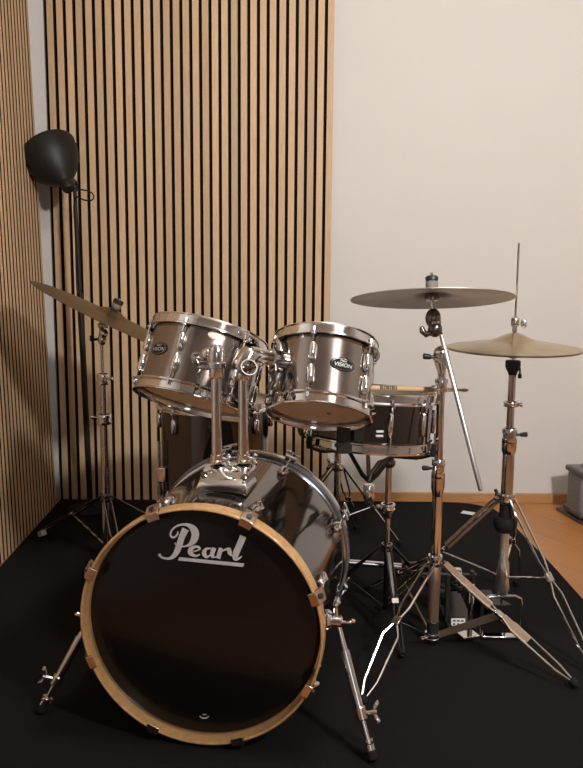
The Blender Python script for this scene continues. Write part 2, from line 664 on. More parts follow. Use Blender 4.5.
def drum(name, label, c, ax, R, L, lugs, badge_deg=None, shellmat='shell', res='film', lug_len=.052, single=False, resL=True, group=None, batter='coated', face='black'):
    fr = Fr(c, ax)
    t = thing(name, label, 'drum', fr.c - fr.ax * L / 2, group)
    h = L / 2
    sh = MB().lathe([(R, -h), (R, h), (R - .005, h - .001), (R - .006, h - .004), (R - .006, -h + .004), (R - .005, -h + .001)], fr.c, fr.ax, 72, True).build('shell', shellmat, t)
    MB().lathe([(R - .0062, -h + .004), (R - .0062, h - .004), (R - .0068, h - .004), (R - .0068, -h + .004)], fr.c, fr.ax, 60, True).build('shell_lining', 'inner', sh)
    MB().lathe([(0, h + .005), (R - .012, h + .005), (R + .001, h + .002), (R + .003, h - .004)], fr.c, fr.ax, 60, False).build('batter_head', batter, t)
    MB().lathe([(0, -h - .004), (R - .012, -h - .004), (R + .001, -h - .001), (R + .0025, -h + .004)], fr.c, fr.ax, 60, False).build('resonant_head', res, t)
    MB().lathe(hoop_profile(R, h, 1), fr.c, fr.ax, 72, True).build('batter_hoop', 'chrome', t)
    MB().lathe(hoop_profile(R, -h, -1), fr.c, fr.ax, 72, True).build('resonant_hoop', 'chrome', t)
    for d in lugs:
        if single:
            lo_ = lug(fr, d, R, h - .03, -h + .03, h - .006, t, w=.0072)
            MB().cyl(fr.p(d, R + .011, -h + .032), fr.p(d, R + .0115, -h - .006), .0028, 10).build('tension_rod', 'chrome', lo_)
        else:
            lug(fr, d, R, h - .032, h - .032 - lug_len, h - .006, t)
            lug(fr, d, R, -h + .032, -h + .032 + lug_len, -h + .006, t)
    if badge_deg is not None:
        badge(fr, badge_deg, R, .004, t)
    return t, fr


def ax_(tx, ty):
    return V((tx, ty, 1)).normalized()


# ---- rack toms
rt, rfr = drum('rack_tom', 'smaller rack tom in smoked metallic wrap, tilted back beside the white wall', (.0805, 2.25, .805), ax_(.1068, .5002), .1265, .172,
               [-77, -17, 51, 106, 166, 226], 18, lug_len=.050)
lt, lfr = drum('rack_tom', 'larger rack tom in smoked metallic wrap, tilted back in front of the slats', (-.2475, 2.38, .8105), ax_(.25, .39), .152, .172,
               [-80, -22, 38, 98, 158, 218], -48, lug_len=.050)
# white oval plate on the front of the larger tom
badge(lfr, 10, .152, .0625, lt, rx=.023, ry=.0105, ringmat='chrome', face='cream', text=None)
MB().lathe([(0, -.0905), (.006, -.0905), (.006, -.0915), (0, -.0915)], rfr.c + rfr.r * .024, rfr.ax, 16).build('head_mark', 'black', [c for c in rt.children if c.name.startswith('resonant_head')][0])

# ---- floor tom
ft, ffr = drum('floor_tom', 'dark floor tom standing upright behind the bass drum by the slats', (-.252, 2.86, .455), V((0, .02, 1)), .178, .345,
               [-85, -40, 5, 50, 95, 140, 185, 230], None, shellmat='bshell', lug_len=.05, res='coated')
for d in (-84 + 22, 30, 150):
    lg = MB()
    p0 = ffr.p(d, .197, .06); p1 = ffr.p(d, .197, -.28); p2 = ffr.p(d, .215, -.4)
    p2.z = GZ + .03
    lg.tube([p0, p1, p2], .0055, 10)
    l = lg.build('leg', 'chrome', ft)
    MB().box(ffr.p(d, .187, -.05), (.03, .03, .05)).build('leg_bracket', 'chrome', l, bevel=.004)
    MB().tube([p2 + V((0, 0, .012)), p2 + V((0, 0, -.012)), V((p2.x, p2.y, GZ))], [.008, .013, .015], 14).build('rubber_foot', 'rubber', l)

# ---- snare
sn, sfr = drum('snare_drum', 'shallow snare drum in smoked wrap on its stand, partly behind the smaller tom', (.228, 2.475, .662), ax_(.055, .075), .174, .128,
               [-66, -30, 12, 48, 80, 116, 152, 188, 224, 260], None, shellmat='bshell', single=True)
st = MB()
st.box(sfr.p(-27, .19, -.048), (.036, .03, .07))
st.build('strainer', 'black', sn, bevel=.004)
MB().cyl(sfr.p(-27, .2, -.055), sfr.p(-27, .235, -.057), .006).build('strainer_lever', 'black', sn)
bd = MB()
for dz in (0, -.012):
    bd.box(sfr.p(3, .1755, -.018 + dz), (.02, .004, .006))
bd.build('vent_badge', 'silver', sn, bevel=.001)

# ------------------------------------------------------------- bass drum
BY = .168
bax = V((math.sin(BY), math.cos(BY), 0))
bsd = V((math.cos(BY), -math.sin(BY), 0))
bc = V((-.2035, 1.858, .2955))
bup = V((0, 0, 1))


def bp(deg, r, h):
    q = math.radians(deg)
    return bc + (bsd * math.cos(q) + bup * math.sin(q)) * r + bax * h


HR, SR, DL = .2822, .2715, .57
bass = thing('bass_drum', 'bass drum lying on its side with black front head and pale wooden hoop', 'drum', (bc.x + bax.x * .26, bc.y + bax.y * .26, GZ))
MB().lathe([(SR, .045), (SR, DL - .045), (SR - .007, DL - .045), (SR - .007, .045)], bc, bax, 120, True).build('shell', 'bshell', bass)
hp = [(HR, .005), (HR, .0385), (HR - .002, .041), (HR - .006, .041), (HR - .0075, .039), (HR - .0075, .006), (HR - .0072, .003), (HR - .0062, .0008), (HR - .0045, 0), (HR - .0022, .0008), (HR - .0006, .0025)]
MB().lathe(hp, bc, bax, 120, True).build('front_hoop', 'hoopwood', bass)
MB().lathe([(r, DL - h) for r, h in hp], bc, bax, 120, True).build('rear_hoop', 'hoopgrey', bass)
MB().lathe([(HR + .0004, DL - .027), (HR + .0004, DL - .014), (HR - .001, DL - .014), (HR - .001, DL - .027)], bc, bax, 120, True).build('hoop_inlay', 'chrome2', [c for c in bass.children if c.name == 'rear_hoop'][0])
# heads: film disc with a rounded collar, plus the metal flesh hoop that shows behind the wooden hoop
hd = MB().lathe([(0, .029), (SR - .012, .029), (SR - .004, .032), (SR + .0005, .040)], bc, bax, 100).build('front_head', 'blackhead', bass)
MB().lathe([(SR - .002, .038), (SR + .0035, .038), (SR + .0035, .062), (SR - .002, .064)], bc, bax, 120, True).build('flesh_hoop', 'chrome2', hd)
rhd = MB().lathe([(0, DL - .029), (SR - .012, DL - .029), (SR - .004, DL - .032), (SR + .0005, DL - .040)], bc, bax, 100).build('rear_head', 'coated', bass)
MB().lathe([(SR - .002, DL - .038), (SR + .0035, DL - .038), (SR + .0035, DL - .060), (SR - .002, DL - .062)], bc, bax, 120, True).build('flesh_hoop', 'chrome2', rhd)


# logo, drawn on the plane of the front head
def face_pt(x, y, lift=.0012):
    n = bax
    o_ = bc + bax * (.029 - lift)
    d = ray(x, y)
    return CAMP + d * ((o_ - CAMP).dot(n) / d.dot(n))


lo = MB()
A = lambda x, y: face_pt(155 + x / 11.66, 515 + y / 11.66)
B = lambda x, y: face_pt(195 + x / 10.6, 520 + y / 10.6)
ribbon(lo, [(357, 163, 82), (312, 260, 72), (285, 345, 72), (255, 425, 68), (208, 487, 46), (150, 508, 26), (90, 498, 24), (58, 472, 30), (50, 452, 28)], A)
ribbon(lo, [(265, 188, 10), (262, 222, 22), (228, 258, 20), (192, 254, 26), (180, 218, 20), (206, 165, 20), (262, 125, 22), (340, 110, 28), (408, 128, 52), (455, 175, 84), (470, 235, 88), (448, 300, 76), (405, 345, 40), (358, 362, 20), (300, 368, 18), (252, 350, 18), (230, 325, 14)], A)
ribbon(lo, [(448, 428, 16), (500, 410, 16), (522, 393, 26), (500, 371, 28), (455, 374, 34), (416, 402, 54), (414, 440, 58), (448, 470, 34), (490, 474, 24), (524, 458, 12)], A)
ribbon(lo, [(172, 303, 16), (125, 305, 26), (98, 335, 44), (102, 370, 44), (128, 392, 26), (162, 370, 16)], B)
ribbon(lo, [(205, 295, 46), (184, 350, 48), (188, 385, 40), (214, 394, 14), (235, 380, 8)], B)
ribbon(lo, [(277, 297, 46), (260, 350, 46), (245, 408, 46)], B)
ribbon(lo, [(285, 332, 14), (328, 312, 22), (360, 312, 40), (368, 345, 46), (385, 374, 18), (412, 368, 8)], B)
ribbon(lo, [(512, 170, 74), (470, 270, 68), (436, 350, 68), (426, 403, 52), (452, 414, 26), (497, 384, 12)], B)
lo.add([face_pt(*p) for p in ((179.5, 557.2), (244.5, 563.4), (243.1, 567.0), (178.0, 560.4))], [(0, 1, 2, 3)])
lo.build('lettering', 'silver', hd, merge=False)
sm = MB()
ribbon(sm, [(199.5, 716, .7), (202, 717.8, 1.3), (206, 718, 1.3), (209, 716.2, .7)], lambda x, y: face_pt(x, y), 6)
ribbon(sm, [(202.5, 714.6, .8), (206.5, 714.6, .8)], lambda x, y: face_pt(x, y), 4)
sm.build('maker_mark', 'silver', hd, merge=False)


def bass_claw(deg, front, lugdeg=None):
    s = (lambda h: h) if front else (lambda h: DL - h)
    mb = MB()
    q = math.degrees(.0155 / HR)
    sec = [(HR - .016, -.0012), (HR - .016, -.0042), (HR + .002, -.0042), (HR + .0135, .021), (HR + .0135, .034), (HR + .006, .032), (HR + .0005, .02), (HR + .0005, -.0015)]
    k = len(sec)
    vs = []
    for a in (-q, -q * .33, q * .33, q):
        vs += [bp(deg + a, r, s(h)) for r, h in sec]
    fs = [tuple(range(k)), tuple(range(3 * k, 4 * k))]
    for i in range(3):
        fs += [(i * k + j, i * k + (j + 1) % k, (i + 1) * k + (j + 1) % k, (i + 1) * k + j) for j in range(k)]
    mb.add(vs, fs)
    cl = mb.build('claw', 'claw' if front else 'chrome', bass, bevel=.0012)
    MB().cyl(bp(deg, HR + .0065, s(.0095)), bp(deg, HR + .0108, s(.0075)), .0062, 14).build('claw_bolt', 'black', cl)
    rd = MB()
    rd.cyl(bp(deg, HR + .006, s(.03)), bp(deg, SR + .013, s(.105)), .003, 10)
    rd.cyl(bp(deg, HR + .006, s(.028)), bp(deg, HR + .0055, s(.040)), .0068, 12)
    if not front:
        rd.cyl(bp(deg, HR + .006, s(.01)), bp(deg, HR + .008, s(-.028)), .003, 10)
        e = bp(deg, HR + .008, s(-.026)); tdir = (bp(deg + 5, HR, 0) - bp(deg - 5, HR, 0)).normalized()
        rd.tube([e - tdir * .021, e - tdir * .017, e + tdir * .017, e + tdir * .021], [.003, .0042, .0042, .003], 10)
    rd.build('tension_rod', 'chrome', cl)
    lg = MB()
    hs = [.088, .092, .105, .125, .143, .150]
    rr = [.004, .0085, .0115, .012, .009, .004]
    lg.tube([bp(deg, SR + .006, s(h)) for h in hs], rr, 14)
    lg.ball(bp(deg, SR + .003, s(.122)), .017, 14, (1, 1, .5), Matrix((bax, bup.cross(bax), bp(deg, 1, 0) - bp(deg, 0, 0))).transposed() if False else None)
    lg.build('lug', 'chrome', bass)


for d in (66.9, 19.5, -26.5, -71, -114, -158.5, 156, 111.8):
    bass_claw(d, True)
for d in (66.9, 23, -22, -67, -113, -158.5, 156, 104):
    bass_claw(d, False)

# spurs
def spur(side, foot, root_deg):
    root = bp(root_deg, SR + .004, .105)
    out = (bp(root_deg, 1, 0) - bp(root_deg, 0, 0))
    br = MB()
    br.lathe([(0, -.004), (.026, -.004), (.026, .004), (.020, .012), (.013, .014), (.013, .034), (.010, .037), (0, .037)], root, out, 24)
    b = br.build('spur_bracket', 'chrome', bass)
    wg = MB()
    wg.cyl(root + out * .028, root + out * .028 + bax * .03 * 1, .004, 10)
    tip = root + out * .06 + bup * .004
    wg.tube([root + out * .03, root + out * .05, tip, tip + out * .006], [.005, .0045, .007, .004], 10)
    wg.tube([root + out * .022 + bup * .008, root + out * .020 + bup * .035], [.0055, .0045], 10)
    wg.build('wing_bolt', 'chrome', b)
    foot = V(foot)
    a0 = root + out * .026 - bup * .004
    u = (foot - a0); Lg = u.length; u.normalize()
    leg = MB()
    leg.tube([a0, a0 + u * Lg * .12, a0 + u * Lg * .22], [.0065, .0065, .008], 14)
    leg.tube([a0 + u * Lg * .2, a0 + u * Lg * .64], .0102, 16)
    l = leg.build('spur_leg', 'chrome', bass)
    MB().tube([a0 + u * Lg * .61, a0 + u * Lg * .62, a0 + u * Lg * .70, a0 + u * Lg * .71], [.011, .0135, .0135, .011], 18).build('leg_clamp', 'claw', l)
    sd2 = u.cross(V((0, 1, 0))).normalized() * (1 if side > 0 else -1)
    if side > 0:
        sd2 = V((1, -.15, .12)).normalized()
    else:
        sd2 = V((-1, -.2, .35)).normalized()
    w = MB()
    cpt = a0 + u * Lg * .655
    w.cyl(cpt, cpt + sd2 * .03, .004, 10)
    w.wing(cpt + sd2 * .022, sd2, u, .025)
    w.build('wing_nut', 'chrome', l)
    MB().tube([a0 + u * Lg * .69, a0 + u * Lg * .9], .0062, 12).build('inner_rod', 'chrome', l)
    MB().tube([a0 + u * Lg * .84, a0 + u * Lg * .845, a0 + u * Lg * .86, a0 + u * Lg * .865], [.007, .013, .013, .007], 16).tube(
        [a0 + u * Lg * .875, a0 + u * Lg * .88, a0 + u * Lg * .92, a0 + u * Lg * .925], [.008, .0125, .0125, .01], 16).build('lock_nut', 'chrome', l)
    MB().tube([a0 + u * Lg * .92, a0 + u * Lg * .93, a0 + u * Lg * .985, foot], [.011, .013, .012, .004], 16).build('rubber_foot', 'rubber', l)


spur(1, at(373.5, 761, Z=GZ + .005), -.5)
spur(-1, at(40, 712, Z=GZ + .005), 187)

# tom bracket on top of the shell
tb = bc + bax * .225 + bsd * .012
top = tb + bup * SR
m3 = Matrix((bsd, bax, bup)).transposed()


def tl(x, y, z):
    return top + bsd * x + bax * y + bup * z


brk = MB()
W = .062
sec = [(-.058, .0005), (-.058, .017), (-.053, .022), (-.004, .046), (.05, .050), (.056, .044), (.056, -.004)]
vs = []
ks = 13
for i in range(ks):
    x = -W + 2 * W * i / (ks - 1)
    dip = -(SR - math.sqrt(SR * SR - x * x))
    for (y, z) in sec:
        vs.append(tl(x * (1 - .07 * (z > .02)), y, z + dip * (1.0 if z < .018 else .45)))
k = len(sec)
fs = [tuple(range(k)), tuple(range((ks - 1) * k, ks * k))]
for i in range(ks - 1):
    fs += [(i * k + j, i * k + (j + 1) % k, (i + 1) * k + (j + 1) % k, (i + 1) * k + j) for j in range(k)]
brk.add(vs, fs)
tbk = brk.build('tom_bracket', 'chrome', bass, bevel=.0018)
slot = MB()
pl = []
for i in range(28):
    q = 2 * PI * i / 28
    x = .040 * math.copysign(abs(math.cos(q)) ** .6, math.cos(q)); z = .0058 * math.sin(q)
    pl.append(tl(x, -.0586, 8e-3 + z * .9 - (SR - math.sqrt(SR * SR - x * x)) * .8))
slot.prism(pl, bax * .002)
slot.build('bracket_slot', 'black', tbk)
for x in (-.054, .054):
    bt = MB().lathe([(0, 0), (.0085, 0), (.0085, .004), (.006, .006), (0, .006)], tl(x * .92, -.03, .0315), V((0, -.55, 1)), 14)
    bt.build('bracket_bolt', 'dchrome', tbk)


def tom_holder(label, base, ztop):
    t = thing('tom_holder', label, 'tom mount', base)
    b = V(base)
    MB().cyl(b, V((b.x, b.y, ztop)), .0125, 24).build('post', 'chrome', t)
    c = MB()
    c.lathe([(.0128, .0), (.019, .001), (.019, .006), (.016, .008), (.016, .020), (.0128, .021)], b + V((0, 0, .002)), bup, 24, False)
    c.wing(b + V((.016, -.004, .012)), V((1, -.3, 0)), bup, .014)
    c.build('memory_lock', 'chrome', t)
    return t


PB = top.z + .05
pl_ = V((-.1815, 2.10, PB)); pr_ = V((-.1165, 2.105, PB))
zl = at(215, 373, Y=2.10).z; zr = at(244, 375, Y=2.105).z
h1 = tom_holder('chrome tom post on the bass drum with domed cap, holding the larger tom', pl_, zl)
e = MB()
e.lathe([(0, -.012), (.016, -.012), (.0185, -.008), (.0185, .012), (.0225, .014), (.0225, .026), (.020, .028)], V((pl_.x, pl_.y, zl)), bup, 28)
e.build('collar', 'chrome', h1)
e = MB()
e.lathe([(.0205, .026), (.0205, .048), (.0185, .060), (.0125, .068), (0, .071)], V((pl_.x, pl_.y, zl)), bup, 28)
e.build('cap', 'chrome2', h1)
am = lfr.p(-3, .152, -.005)
pa = V((pl_.x, pl_.y, zl + .036))
e = MB()
e.tube([pa, pa + (am - pa) * .4, am], [.016, .0175, .0165], 20)
e.ball(pa + V((-.022, .006, .008)), .0165, 16)
e.build('arm', 'chrome', h1)
e = MB()
e.cyl(pa + V((-.01, -.005, -.02)), pa + V((-.034, -.008, -.022)), .0075, 12)
e.wing(pa + V((-.03, -.008, -.022)), V((-1, -.2, 0)), V((0, .2, 1)), .02)
e.build('wing_bolt', 'dchrome', h1)
# mount plate of the larger tom
mp2 = MB()
for hh in (-.045, .03):
    pass
pts = [(-6, -.022), (3, -.022), (5, -.016), (5, .004), (3, .01), (-5, .01), (-7, .004), (-7, -.016)]
mp2.add([lfr.p(a, .1565, h) for a, h in pts] + [lfr.p(a, .1515, h) for a, h in pts],
        [tuple(range(8))] + [(i, (i + 1) % 8, (i + 1) % 8 + 8, i + 8) for i in range(8)])
mp2.build('mount_bracket', 'chrome', lt, bevel=.001)

h2 = tom_holder('chrome tom post with round wing wheel and side arm, holding the smaller tom', pr_, zr)
pc = V((pr_.x, pr_.y, zr))
e = MB()
e.lathe([(0, -.010), (.016, -.010), (.018, -.006), (.018, .006), (0, .008)], pc, bup, 24)
c0 = pc + V((-.002, 0, .024)); c1 = pc + V((.026, .012, .066))
dd = (c1 - c0).normalized()
e.tube([c0 - dd * .014, c0 - dd * .008, c0 + dd * .034, c0 + dd * .042], [.021, .0255, .0255, .021], 24)
e.build('tilter', 'chrome2', h2)
wc = pc + V((.014, -.031, .022))
e = MB()
e.lathe([(.0178, -.003), (.0205, -.003), (.0205, .005), (.0178, .005)], wc, V((.35, -1, .55)), 28, True)
e.cyl(wc + V((0, .012, 0)), wc + V((.001, -.008, 0)), .007, 14)
e.tube([wc + V((-.018, -.004, -.006)), wc + V((0, -.008, 0)), wc + V((.018, -.004, .005))], [.004, .006, .004], 10)
e.build('wing_wheel', 'dchrome', h2)
am = rfr.p(-54, .128, .012)
a0 = c0 + dd * .034
e = MB()
dr = (am - a0); side = dr.cross(V((0, 1, 0))).normalized()
for q in (-.012, 0, .012):
    e.cyl(a0 + side * q, a0 + dr * .75 + side * q, .0063, 12)
e.tube([a0 + dr * .55, a0 + dr * .58, am - dr * .05, am], [.019, .0235, .0235, .018], 20)
e.build('arm', 'chrome', h2)
e = MB()
e.wing(a0 + dr * .72 + V((0, -.016, -.014)), V((.1, -.4, -1)), V((1, 0, .2)), .018)
e.tube([a0 + dr * .6 + V((0, 0, -.016)), a0 + dr * .62 + V((.004, 0, -.055)), a0 + dr * .58 + V((-.004, -.004, -.078))], [.006, .0055, .008], 10)
e.build('wing_bolt', 'dchrome', h2)
mb_ = MB()
mb_.tube([rfr.p(-66, .140, .075), rfr.p(-58, .139, .05), rfr.p(-54, .137, .012), rfr.p(-56, .139, -.03), rfr.p(-62, .141, -.055)], [.006, .009, .011, .009, .006], 12)
mb_.lathe([(.012, 0), (.022, 0), (.022, .02), (.012, .02)], rfr.p(-54, .127, .012), rfr.d(-54), 20, True)
mb_.build('mount_bracket', 'chrome', rt)

# ------------------------------------------------------------------ cymbals


def cymbal(name, label, c, nrm, R, bell, hb, hbow, mat, flip=1, group=None, hole=.006):
    nrm = V(nrm).normalized()
    prof = []
    k = 26
    for i in range(k + 1):
        r = hole + (R - hole) * i / k
        bow = hbow * (1 - (r / R) ** 1.3)
        x = r / bell
        be = hb * (math.cos(min(1, x / 1.25) * PI) * .5 + .5) if x < 1.25 else 0
        prof.append((r, flip * (bow + be)))
    up = [(r, h + .0008) for r, h in prof]
    dn = [(r, h - .0008) for r, h in prof][::-1]
    mb = MB().lathe(up + dn, (0, 0, 0), (0, 0, 1), 120, True)
    o = mb.build(name, mat)
    o.location = V(c)
    o.rotation_mode = 'QUATERNION'
    o.rotation_quaternion = V((0, 0, 1)).rotation_difference(nrm)
    return tag(o, label, 'cymbal', group)


# ---------------------------------------------------------------- hardware


def rod_leg(t, p0, p1, sep0=.013, sep1=.019, pinch=.44, web=None, mat='chrome', foot=True, r=.0034, bend=(0, 0, 0)):
    """folding leg of two parallel rods that pinch together halfway down"""
    p0, p1 = V(p0), V(p1) + V((0, 0, .012))
    u = p1 - p0
    bend = V(bend)
    s = u.cross(V((0, 0, 1))).normalized()
    mb = MB()
    prof = [(0, sep0 * .8), (.05, sep0), (pinch - .09, sep0), (pinch - .01, .0045), (pinch + .03, .0045), (pinch + .11, sep1), (.86, sep1 * .8), (.965, .005), (.99, .004)]
    for q in (-1, 1):
        mb.tube([p0 + u * k + s * q * w + bend * min(k / pinch, (1 - k) / (1 - pinch), 1) for k, w in prof], r, 8)
    l = mb.build('leg', mat, t)
    cl = MB().bar(p0 + u * (pinch - .02) + bend, p0 + u * (pinch + .035) + bend, .022, .010, s)
    cl.build('leg_joint', 'chrome2', l, bevel=.002)
    if web:
        n = u.cross(s).normalized()
        w = MB()
        for a, b in web:
            vw = u.cross((p0 + p1) / 2 - CAMP)
            w.bar(p0 + u * a, p0 + u * b, .023, .007, vw)
        w.build('leg_channel', 'bronze', l, bevel=.001)
    if foot:
        MB().tube([p0 + u * .95, p0 + u * .96, p0 + u * .995, p1 + V((0, 0, .003))], [.007, .0105, .011, .006], 12).build('rubber_foot', 'rubber', l)
    return l, p0 + u * (pinch + .01) + bend


def brace(t, a, b, w=.012, th=.004, mat='chrome2'):
    return MB().bar(a, b, w, th, (V(b) - V(a)).cross((V(a) + V(b)) / 2 - CAMP)).build('brace', mat, t, bevel=.001)


def clamp(t, c, r, h, name='clamp', wdir=None, wmat='chrome', wl=.03, mat='chrome'):
    """height clamp collar with its wing bolt"""
    c = V(c)
    mb = MB().lathe([(r - .006, -h / 2), (r - .001, -h / 2), (r, -h / 2 + .002), (r, -h * .18), (r - .0025, -h * .15), (r - .0025, h * .15), (r, h * .18), (r, h / 2 - .002), (r - .001, h / 2), (r - .006, h / 2)], c, bup, 24)
    o = mb.build(name, mat, t)
    if wdir is not None:
        d = V(wdir).normalized()
        w = MB()
        w.cyl(c + d * (r - .004), c + d * (r + wl * .5), .004, 10)
        w.tube([c + d * (r + wl * .3), c + d * (r + wl * .55), c + d * (r + wl), c + d * (r + wl + .003)], [.005, .0065, .0075, .005], 12)
        w.build('wing_bolt', wmat, o)
    return o


# ---- crash cymbal stand
cb = V((.415, 2.405, GZ))
def cz(x, y): return at(x, y, Y=2.405).z
cs = thing('cymbal_stand', 'tall chrome boom cymbal stand with double-rod legs, right of the bass drum', 'cymbal stand', cb)
zh = cz(437, 560)
z1 = cz(440, 470); z2 = cz(443, 356)
MB().cyl((cb.x, cb.y, .03), (cb.x, cb.y, z1), .0145, 24).build('base_tube', 'chrome', cs)
MB().cyl((cb.x, cb.y, z1), (cb.x, cb.y, z2 - .01), .0112, 24).build('upper_tube', 'chrome', cs)
clamp(cs, (cb.x, cb.y, z1 + .004), .0195, .055, wdir=(-1, -.25, .1), wmat='dchrome', wl=.026)
MB().lathe([(.0145, -.055), (.019, -.03), (.0195, .0)], (cb.x, cb.y, z1 - .02), bup, 24).build('tube_sleeve', 'chrome2', cs)
clamp(cs, (cb.x, cb.y, zh), .021, .03, 'leg_collar')
MB().lathe([(.0147, zh - .012), (.0185, zh - .018), (.0175, zh - .06), (.0150, .085), (.0147, .08)], (cb.x, cb.y, 0), bup, 24).build('painted_reflection_cone', 'bronze', cs)  # added cone, coloured brown to stand in for a reflection on the tube
MB().cyl((cb.x, cb.y, .018), (cb.x, cb.y, .075), .0175, 20).build('lower_sleeve', 'black', cs)
lc = clamp(cs, (cb.x, cb.y, .03), .023, .022, 'lower_collar', wdir=(-.9, -.6, 0), wl=.02)
hub = V((cb.x, cb.y, zh))
for foot, web, in ((at(361, 708, Z=GZ), None), (at(577, 690, Z=GZ), [(.02, .38), (.47, .66)]), (V((.25, 2.775, GZ)), None)):
    d = (foot - cb); d.z = 0; d.normalize()
    l, pj = rod_leg(cs, hub + d * .022, foot, web=web, sep1=.0215, bend=(-.016, 0, 0) if web is None and foot.y < 2.4 else (0, 0, 0))
    br_ = brace(cs, pj, V((cb.x, cb.y, .04)) + d * .022, .02 if web else .006, .004, 'bronze' if web else 'chrome')
# boom
clamp(cs, (cb.x, cb.y, cz(441, 385)), .0185, .036, wdir=(-1, -.3, -.2), wl=.012)
bj = at(441, 357, Y=2.40)
MB().lathe([(.0115, -.03), (.017, -.028), (.017, -.002), (.013, .0), (.013, .004)], (cb.x, cb.y, z2 - .005), bup, 20).build('tube_top', 'chrome', cs)
bt_ = MB()
bt_.tube([V((cb.x, cb.y, z2 - .01)), V((cb.x, cb.y, z2 + .008))], [.012, .012], 16)
bt_.lathe([(0, -.02), (.016, -.02), (.0185, -.015), (.0185, .015), (.016, .02), (0, .02)], bj, V((.3, -1, 0)), 24)
bt_.ball(bj + V((0, 0, .010)), .0215, 16)
bt_.tube([bj + V((-.002, 0, -.01)), V((cb.x, cb.y, z2 - .045))], [.017, .012], 16)
bo = bt_.build('boom_tilter', 'chrome', cs)
w = MB(); w.cyl(bj + V((-.012, 0, 0)), bj + V((-.028, -.002, 0)), .0045, 10)
w.tube([bj + V((-.026, -.002, -.002)), bj + V((-.03, -.002, 0)), bj + V((-.047, -.003, .002)), bj + V((-.05, -.003, .002))], [.004, .0075, .0085, .006], 12)
w.build('wing_bolt', 'black', bo)
r0 = at(481, 491, Y=2.23); 
r1 = bj + V((.013, -.02, .0))
rdir = (r1 - r0).normalized()
MB().tube([r0, r0 + rdir * .004, r1 + rdir * .02, r1 + rdir * .07], [.004, .0066, .0066, .0055], 14).build('boom_arm', 'satin', cs)
ccen = at(432, 299.2, Y=2.40)
cn = V((-.012, .192, .98)).normalized()
tp = at(433, 322, Y=2.395)
rt_end = r1 + rdir * .07
tm = MB()
tm.ball(tp + V((0, 0, .010)), .024, 16, (.9, .8, 1.15))
tm.ball(tp + V((.006, -.002, -.020)), .020, 16, (1, .8, 1.1))
tm.tube([rt_end, tp + V((.002, 0, -.012))], [.0065, .009], 12)
ti = tm.build('cymbal_tilter', 'dchrome', cs)
MB().box(tp + V((.006, -.020, .0)), (.026, .006, .008)).build('tilter_bolt', 'chrome', ti, bevel=.001)
w = MB(); w.tube([tp + V((-.002, 0, -.028)), tp + V((-.018, -.004, -.034)), tp + V((-.029, -.004, -.024)), tp + V((-.032, -.004, -.012))], [.007, .009, .009, .005], 12)
w.build('tilter_wing', 'dchrome', ti)
sm_ = MB()
sm_.tube([tp + V((0, 0, .02)), ccen + cn * .0, ccen + cn * .072], [.004, .0034, .0034], 10)
sm_.cyl(tp + V((0, .0, .03)), tp + (ccen - tp) * .95, .0052, 12)
sm_.build('stem', 'chrome', cs)
w = MB()
w.lathe([(0, .028), (.016, .028), (.017, .031), (.017, .046), (.015, .049), (0, .049)], ccen, cn, 24)
w.build('felt_washer', 'feltgrey', cs)
w = MB()
w.lathe([(0, .049), (.015, .049), (.0175, .052), (.0175, .060), (.014, .0635), (.006, .065), (0, .065)], ccen, cn, 24)
w.build('wing_nut', 'black', cs)
w = MB()
w.lathe([(0, -.004), (.018, -.004), (.02, .004), (.018, .016), (0, .016)], ccen, cn, 24)
w.build('cup_washer', 'dchrome', cs)
cymbal('crash_cymbal', 'flat grey-bronze crash cymbal on the boom stand, seen from below against white wall', ccen, cn, .2215, .055, .016, .014, 'crash')

# ---- hi-hat
hb = V((.6235, 2.457, GZ))
def hz(x, y): return at(x, y, Y=2.457).z
hs_ = thing('hi_hat_stand', 'chrome hi-hat stand with pedal and long pull rod, rightmost stand', 'hi-hat stand', hb)
zh = hz(508, 498); za = hz(510, 438); zb = hz(511, 404); zc = hz(513, 372)
MB().cyl((hb.x, hb.y, zh - .03), (hb.x, hb.y, za), .0172, 24).build('lower_tube', 'chrome2', hs_)
MB().cyl((hb.x, hb.y, za), (hb.x, hb.y, zc), .0108, 24).build('upper_tube', 'chrome2', hs_)
clamp(hs_, (hb.x, hb.y, za + .008), .0215, .04, wdir=(1, -.1, .08), wmat='black', wl=.026, mat='chrome2')
MB().lathe([(.0172, -.03), (.021, -.02), (.0215, .004)], (hb.x, hb.y, za - .016), bup, 24).build('tube_sleeve', 'chrome2', hs_)
clamp(hs_, (hb.x, hb.y, zb), .022, .013, 'memory_lock', wdir=(1, -.35, 0), wl=.008, mat='chrome2')
lk = clamp(hs_, (hb.x, hb.y, zh), .024, .028, 'leg_collar', mat='chrome2')
w = MB(); w.wing(V((hb.x - .022, hb.y - .012, zh + .012)), V((-1, -.3, .2)), V((0, .3, 1)), .016); w.build('wing_bolt', 'dchrome', lk)
MB().lathe([(0, zh - .10), (.024, zh - .10), (.033, zh - .085), (.0345, zh - .068), (.030, zh - .058), (.019, zh - .055), (.018, zh - .012), (0, zh - .012)], (hb.x, hb.y, 0), bup, 28).build('rubber_sleeve', 'rubber', hs_)
MB().lathe([(.006, .14), (.018, .142), (.021, .16), (.0175, .19), (.019, .2), (.0165, .235), (.013, .245), (.013, zh - .1)], (hb.x, hb.y, 0), bup, 24).build('spring_housing', 'satin', hs_)
MB().cyl((hb.x, hb.y, .1), (hb.x, hb.y, .16), .0035, 10).build('pull_chain', 'chrome2', hs_)
